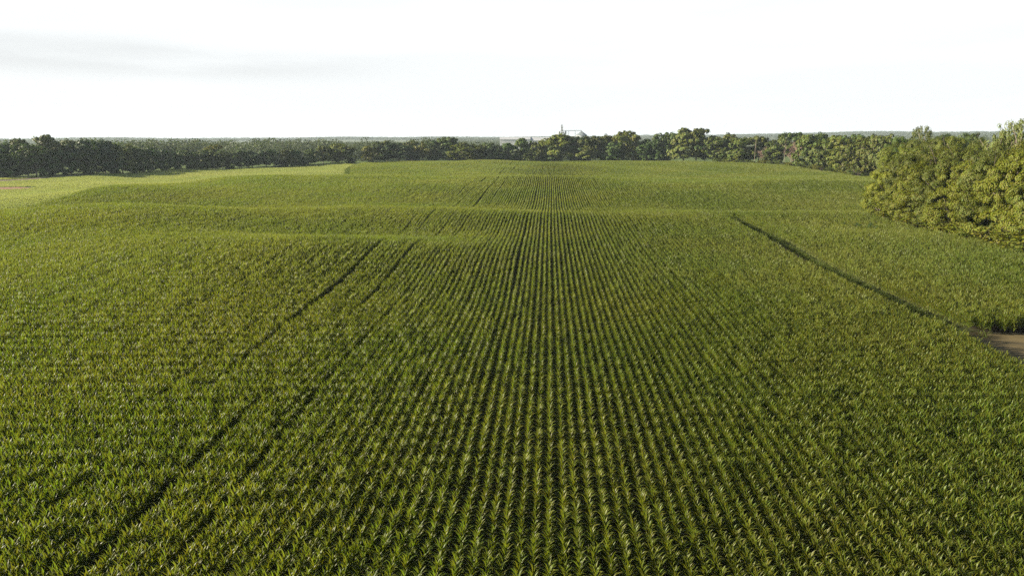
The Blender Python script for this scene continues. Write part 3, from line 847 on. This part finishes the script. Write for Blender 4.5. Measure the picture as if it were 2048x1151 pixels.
# ------------------------------------------------------------------ distant woods (one mass) on the land beyond
def far_tree(seed, n, size):
    r = np.random.default_rng(seed)
    d = r.normal(size=(n, 3)); d /= np.linalg.norm(d, axis=1)[:, None]
    lob = r.normal(0, .17, (7, 3)); lob[:, 2] = r.uniform(.3, .75, 7)
    k = r.integers(0, 7, n)
    pts = lob[k] + d * r.uniform(.5, 1, (n, 1)) * np.array([.26, .26, .23]); pts[:, 2] = np.clip(pts[:, 2], .03, 1)
    return leaf_quads(r, pts, d * .8 + np.array([0, 0, .3]), r.uniform(.6, 1.3, n) * size, WOODS, 'far_tree', .55, .7)
far_protos = [far_tree(600 + k, 420, .085) for k in range(5)] + [far_tree(620 + k, 110, .16) for k in range(4)]
P, S, I, A = [], [], [], []
d = 640.0
while d < 6300:
    step = 9 + .013 * d; arc = (8 + .004 * d)
    for a in np.arange(-48, 52, math.degrees(arc / d)):
        aa = math.radians(a + random.uniform(-.5, .5) * math.degrees(arc / d)); dd = d + random.uniform(-.5, .5) * step
        x, y = dd * math.sin(aa), dd * math.cos(aa)
        f = vnoise(x, y, 160 + .05 * d, 21)
        if x < -265 and 700 < d < 1050: f += .9
        if -265 < x < -60 and 740 < d < 1000: f += .6
        if f < (.2 if d < 1300 else .05 if d < 2600 else -.25 if d < 4300 else -9): continue
        if d < 740 and -265 < x < -60: continue          # the meadow seen through the gaps
        if abs(x - 20) < 170 and 1010 < y < 1290: continue
        if -110 < x < 110 and 780 < y < 1100: continue
        h = random.choice((9, 11, 13, 15, 17, 21)) * random.uniform(.9, 1.1) if d < 1150 else random.uniform(9, 14) if d < 3600 else random.uniform(12, 20)
        if d < 1150 and x < -150: h *= 1.15
        if d < 1100 and x > -40: h = min(h, 15)
        w = h * random.uniform(.8, 1.25) * (1 + .0001 * d)
        P.append((x, y, float(gz(x, y)) - .5)); S.append((w, w, h)); A.append((0, 0, random.uniform(0, 6.28)))
        I.append(random.randrange(5) if d < 1500 else 5 + random.randrange(4))
    d += step
print('distant trees', len(P))
scatter('distant_woods', P, A, S, I, far_protos, 'hazy grey-green woods spreading to the horizon behind the tree line', 'woods')

# ------------------------------------------------------------------ grain depot beyond the trees
ZD = 1130.0
mpp = ZD / F
def depot_at(px): return at(px, 275, ZD)
def zrow(px, py): return at(px, py, ZD)[2]
# storage bin
p = depot_at(1163); g_ = float(gz(p[0], p[1]))
t = empty('grain_bin', (p[0], p[1], g_)); tag(t, 'round steel grain bin with a cone roof, at the right end of the conveyor', 'grain bin')
rb = 11 * mpp; ez = zrow(1163, 270.5) - g_; tz = zrow(1163, 262.5) - g_
mb = MB(); prof = [(rb, -1)]
for i in range(24):
    z = ez * i / 24; prof += [(rb, z), (rb + .05, z + ez / 48)]
prof.append((rb, ez)); mb.lathe(prof, 40); obj('wall', mb.mesh('wall', GALV, True), t)
mb = MB(); mb.lathe([(rb + .35, ez - .1), (rb + .3, ez + .05), (1.0, tz - .3), (.9, tz + .3), (.02, tz + .5)], 40); obj('roof', mb.mesh('roof', GALVDARK), t)
mb = MB()
for i in range(20):
    a = i * math.pi / 10; mb.tube([((rb + .3) * math.cos(a), (rb + .3) * math.sin(a), ez + .12), (math.cos(a), math.sin(a), tz - .2)], .08, 4)
obj('roof_ribs', mb.mesh('roof_ribs', GALV), t)
# elevator tower
p = depot_at(1123.5); g_ = float(gz(p[0], p[1]))
t = empty('grain_elevator', (p[0], p[1], g_)); tag(t, 'tall lattice grain elevator tower with slanting spouts above the trees', 'grain elevator')
H = zrow(1123.5, 249.5) - g_
mb = MB(); s = 1.5
for sx in (-s, s):
    for sy in (-s, s): mb.tube([(sx, sy, -1), (sx, sy, H * .93)], .3, 4)
for i in range(14):
    z0, z1 = H * .93 * i / 14, H * .93 * (i + 1) / 14
    for a, b in (((-s, -s), (s, -s)), ((s, -s), (s, s)), ((s, s), (-s, s)), ((-s, s), (-s, -s))):
        q = (a, b) if i % 2 else (b, a)
        mb.tube([(*q[0], z0), (*q[1], z1)], .1, 4); mb.tube([(*a, z1), (*b, z1)], .1, 4)
obj('lattice_tower', mb.mesh('lattice_tower', GALV), t)
mb = MB(); mb.box((-.55, -.55, 0), (.55, .55, H * .95)); mb.box((-1.3, -.8, H * .95), (1.3, .8, H)); obj('elevator_leg', mb.mesh('elevator_leg', GALV), t)
mb = MB()
for dx, z0, ztop in ((2.6, H * .62, H * .72), (4.6, H * .5, H * .76), (6.2, H * .35, H * .66), (-5.2, H * .42, H * .7), (3.6, H * .2, H * .55)):
    mb.tube([(0.3 * np.sign(dx), 0, H * .93), (dx * .5, .3, ztop), (dx, .3, z0)], .28, 6)
obj('spouts', mb.mesh('spouts', GALV, True), t)
mb = MB()
for z in (H * .55, H * .75, H * .9): mb.box((-2.3, -2.3, z), (2.3, 2.3, z + .15)); mb.box((-2.3, -2.3, z + .95), (2.3, -2.2, z + 1.05)); mb.box((-2.3, 2.2, z + .95), (2.3, 2.3, z + 1.05))
obj('platform', mb.mesh('platform', GALV), t)
# hopper tank cluster left of the tower
for px, w, ty, lab in ((1118.2, 2.0, 263.5, 'narrow bare frame tower left of the grain elevator'), (1131, 1.6, 263, 'slim frame tower right of the grain elevator, under the conveyor\'s end')):
    p = depot_at(px); g_ = float(gz(p[0], p[1])); H2 = zrow(px, ty) - g_
    t = empty('frame_tower', (p[0], p[1], g_)); tag(t, lab, 'frame tower')
    mb = MB()
    for sx in (-w, w):
        for sy in (-w, w): mb.tube([(sx, sy, -1), (sx * .8, sy * .8, H2)], .15, 4)
    for i in range(8):
        z0, z1 = H2 * i / 8, H2 * (i + 1) / 8
        for sy in (-w, w): mb.tube([(-w * .9, sy * .9, z0), (w * .9, sy * .9, z1)], .09, 4); mb.tube([(-w * .9, sy * .9, z1), (w * .9, sy * .9, z1)], .09, 4)
    obj('frame', mb.mesh('frame', GALV), t)
    mb = MB(); mb.lathe([(.3, H2 - 6), (w * .8, H2 - 3), (w * .8, H2), (.2, H2 + 1)], 12); obj('hopper', mb.mesh('hopper', GALV, True), t)
# conveyor bridge with two legs
a = depot_at(1128); b = depot_at(1163.5); zc = zrow(1145, 261.2)
t = empty('conveyor_bridge', ((a[0] + b[0]) / 2, (a[1] + b[1]) / 2, float(gz((a[0] + b[0]) / 2, (a[1] + b[1]) / 2)))); tag(t, 'long level conveyor bridge from the elevator tower to the bin roof', 'conveyor')
t.rotation_euler = (0, 0, math.atan2(b[1] - a[1], b[0] - a[0])); Lh = math.hypot(b[0] - a[0], b[1] - a[1]) / 2; zl = zc - t.location.z
mb = MB()
for y_ in (-.7, .7):
    mb.box((-Lh, y_ - .1, zl - .55), (Lh, y_ + .1, zl - .3)); mb.box((-Lh, y_ - .1, zl + .45), (Lh, y_ + .1, zl + .65))
    for i in range(16):
        x0 = -Lh + 2 * Lh * i / 16; mb.tube([(x0, y_, zl - .4), (x0 + Lh / 16, y_, zl + .5), (x0 + Lh / 8, y_, zl - .4)], .08, 4)
mb.box((-Lh, -.55, zl - .28), (Lh, .55, zl - .12))
obj('truss', mb.mesh('truss', GALVDARK), t)
for xl in (-Lh + 9 * mpp, -Lh + 22.5 * mpp):
    mb = MB()
    for sx in (-.9, .9):
        for sy in (-.9, .9): mb.tube([(xl + sx, sy, -1), (xl + sx * .8, sy * .8, zl - .5)], .14, 4)
    for i in range(9):
        z0, z1 = zl * i / 9, zl * (i + 1) / 9
        mb.tube([(xl - .9, -.9, z0), (xl + .9, -.9, z1 - .5)], .08, 4); mb.tube([(xl + .9, .9, z0), (xl - .9, .9, z1 - .5)], .08, 4)
    obj('support_leg', mb.mesh('support_leg', GALV), t)
# mast
p = depot_at(1109.5); g_ = float(gz(p[0], p[1])); t = empty('mast', (p[0], p[1], g_)); tag(t, 'thin mast left of the grain elevator tower', 'mast')
Hm = zrow(1109.5, 260) - g_; mb = MB(); mb.tube([(0, 0, -1), (0, 0, Hm * .7), (0, 0, Hm)], [.35, .25, .12], 6); obj('pole', mb.mesh('pole', GALV, True), t)
mb = MB(); mb.box((-.9, -.1, Hm * .8), (.9, .1, Hm * .82)); mb.box((-.6, -.1, Hm * .88), (.6, .1, Hm * .9)); obj('crossarm', mb.mesh('crossarm', GALV), t)
# two white-roofed sheds
for px0, px1, ty, by, lab in ((1000, 1060, 274.2, 279, 'long white-roofed shed seen between tree tops, left of the depot'), (1062, 1102, 274.8, 281, 'shorter white-roofed shed close to the left of the elevator tower')):
    a = depot_at(px0); b = depot_at(px1); cx, cy = (a[0] + b[0]) / 2, (a[1] + b[1]) / 2; g_ = float(gz(cx, cy))
    t = empty('storage_shed', (cx, cy, g_), math.atan2(b[1] - a[1], b[0] - a[0])); tag(t, lab, 'shed', 'white-roofed storage sheds')
    hl = math.hypot(b[0] - a[0], b[1] - a[1]) / 2; zt = zrow((px0 + px1) / 2, ty) - g_; ze = zrow((px0 + px1) / 2, by) - g_; hw = 14
    mb = MB(); mb.box((-hl, -hw, -1), (hl, hw, ze)); mb.add([(-hl, -hw, ze), (-hl, hw, ze), (-hl, 0, zt - .2), (-hl, 0, zt - .2)], [(0, 1, 2, 3)]); mb.add([(hl, -hw, ze), (hl, hw, ze), (hl, 0, zt - .2), (hl, 0, zt - .2)], [(0, 1, 2, 3)])
    obj('wall', mb.mesh('wall', WALLP), t)
    mb = MB()
    for sg in (-1, 1):
        mb.add([(-hl - .5, sg * (hw + .6), ze - .1), (hl + .5, sg * (hw + .6), ze - .1), (hl + .5, 0, zt), (-hl - .5, 0, zt), (-hl - .5, sg * (hw + .6), ze + .2), (hl + .5, sg * (hw + .6), ze + .2), (hl + .5, 0, zt + .3), (-hl - .5, 0, zt + .3)],
               [(0, 1, 2, 3), (4, 5, 6, 7), (0, 1, 5, 4), (1, 2, 6, 5), (3, 0, 4, 7)])
    obj('roof', mb.mesh('roof', WHITE), t)
    mb = MB(); mb.box((-hl * .3 - 4, -hw - .1, 0), (-hl * .3 + 4, -hw - .003, min(5, ze - .5))); obj('door', mb.mesh('door', GALVDARK), t)
# little white marker at the corn's left boundary
p = at(587, 353, 372); g_ = float(gz(p[0], p[1])); t = empty('marker_post', (p[0], p[1], g_)); tag(t, 'small white marker post where the corn meets the soybean field', 'post')
mb = MB(); mb.lathe([(.16, -.1), (.16, 2.6), (.1, 2.75), (.01, 2.8)], 10); obj('post', mb.mesh('post', WHITE, True), t)
mb = MB(); mb.lathe([(.24, 2.2), (.26, 2.25), (.26, 2.5), (.24, 2.55)], 10); obj('cap_band', mb.mesh('cap_band', WHITE, True), t)

# ------------------------------------------------------------------ air
m, nt, N, L = new_mat('haze'); out = N.new('ShaderNodeOutputMaterial'); v = N.new('ShaderNodeVolumePrincipled')
v.inputs['Density'].default_value = .00007; v.inputs['Color'].default_value = (.76, .9, 1, 1); v.inputs['Anisotropy'].default_value = .1
L.new(v.outputs[0], out.inputs['Volume'])
zmin = float(GZ.min())
mb = MB(); mb.box((-8150, -1650, zmin - 1), (8150, 8150, max(float(GZ.max()) + 30, 60)))
hz = obj('haze', mb.mesh('haze', m)); tag(hz, kind='stuff'); hz['label'] = 'thin pale haze in the air over the land'; hz['category'] = 'haze'

# ------------------------------------------------------------------ light
SUN_EL, SUN_AZ = R(17), R(-97)          # azimuth from +Y (along the rows), negative = left
sv = Vector((math.sin(SUN_AZ) * math.cos(SUN_EL), math.cos(SUN_AZ) * math.cos(SUN_EL), math.sin(SUN_EL)))
sl = bpy.data.lights.new('sun', 'SUN'); sl.energy = 5.0; sl.angle = R(.53); sl.color = (1, .89, .71)
so = bpy.data.objects.new('sun', sl); col.objects.link(so); so.rotation_euler = sv.to_track_quat('Z', 'Y').to_euler(); so.location = (-60, 0, 80)

w = bpy.data.worlds.new('World'); scene.world = w; w.use_nodes = True
nt = w.node_tree; N = nt.nodes; L = nt.links; N.clear()
out = N.new('ShaderNodeOutputWorld'); bg = N.new('ShaderNodeBackground'); bg.inputs['Strength'].default_value = .05
sky = N.new('ShaderNodeTexSky'); sky.sky_type = 'NISHITA'; sky.sun_disc = False; sky.sun_elevation = SUN_EL; sky.sun_rotation = SUN_AZ; sky.dust_density = 2.0; sky.air_density = 1.0
tc = N.new('ShaderNodeTexCoord'); sep = N.new('ShaderNodeSeparateXYZ'); L.new(tc.outputs['Generated'], sep.inputs[0])
mp = N.new('ShaderNodeMapping'); mp.inputs['Scale'].default_value = (1.1, 1.1, 9.0); L.new(tc.outputs['Generated'], mp.inputs['Vector'])
nz = N.new('ShaderNodeTexNoise'); nz.inputs['Scale'].default_value = 1.6; nz.inputs['Detail'].default_value = 6; nz.inputs['Roughness'].default_value = .5; L.new(mp.outputs[0], nz.inputs['Vector'])
cr = N.new('ShaderNodeMapRange'); cr.interpolation_type = 'SMOOTHSTEP'; cr.inputs[1].default_value = .4; cr.inputs[2].default_value = .6; cr.inputs[3].default_value = 0; cr.inputs[4].default_value = 1
L.new(nz.outputs['Fac'], cr.inputs[0])
# a faint grey bank of cloud hangs in the left of the view, about eight degrees up
def band(sock, a, b):
    k = N.new('ShaderNodeMapRange'); k.interpolation_type = 'SMOOTHSTEP'; k.inputs[1].default_value = a; k.inputs[2].default_value = b; L.new(sock, k.inputs[0]); return k.outputs[0]
def mul(a, b):
    k = N.new('ShaderNodeMath'); k.operation = 'MULTIPLY'; L.new(a, k.inputs[0]); L.new(b, k.inputs[1]); return k.outputs[0]
f = mul(mul(band(sep.outputs['X'], -.12, -.45), mul(band(sep.outputs['Z'], .064, .092), band(sep.outputs['Z'], .128, .105))), band(nz.outputs['Fac'], .2, .6))
f2 = N.new('ShaderNodeMapRange'); f2.inputs[3].default_value = 7.3; f2.inputs[4].default_value = 6.3; L.new(f, f2.inputs[0])
f3 = N.new('ShaderNodeMapRange'); f3.inputs[3].default_value = 0; f3.inputs[4].default_value = -.5; L.new(cr.outputs[0], f3.inputs[0])
cs = N.new('ShaderNodeMath'); cs.operation = 'ADD'; L.new(f2.outputs[0], cs.inputs[0]); L.new(f3.outputs[0], cs.inputs[1])
cc = N.new('ShaderNodeVectorMath'); cc.operation = 'SCALE'; cc.inputs[0].default_value = (.97, 1.0, 1.01); L.new(cs.outputs[0], cc.inputs['Scale'])
# bright cloud veil kept low, faded out above the view to cut ambient light
ve = N.new('ShaderNodeMapRange'); ve.interpolation_type = 'SMOOTHSTEP'; ve.inputs[1].default_value = .21; ve.inputs[2].default_value = .4; ve.inputs[3].default_value = .96; ve.inputs[4].default_value = .0
L.new(sep.outputs['Z'], ve.inputs[0])
mx = N.new('ShaderNodeMix'); mx.data_type = 'RGBA'; L.new(ve.outputs[0], mx.inputs[0]); L.new(sky.outputs[0], mx.inputs[6]); L.new(cc.outputs[0], mx.inputs[7])
L.new(mx.outputs[2], bg.inputs['Color']); L.new(bg.outputs[0], out.inputs['Surface'])

scene.view_settings.view_transform = 'Standard'; scene.view_settings.look = 'None'; scene.view_settings.gamma = 1
scene.view_settings.exposure = 1.6
scene.render.engine = 'CYCLES'
scene.cycles.use_denoising = False
try: scene.cycles.sampling_pattern = 'BLUE_NOISE'
except Exception: pass
scene.cycles.max_bounces = 6; scene.cycles.diffuse_bounces = 2; scene.cycles.transmission_bounces = 4; scene.cycles.glossy_bounces = 2
scene.cycles.volume_bounces = 0; scene.cycles.use_adaptive_sampling = False
scene.cycles.caustics_reflective = False; scene.cycles.caustics_refractive = False
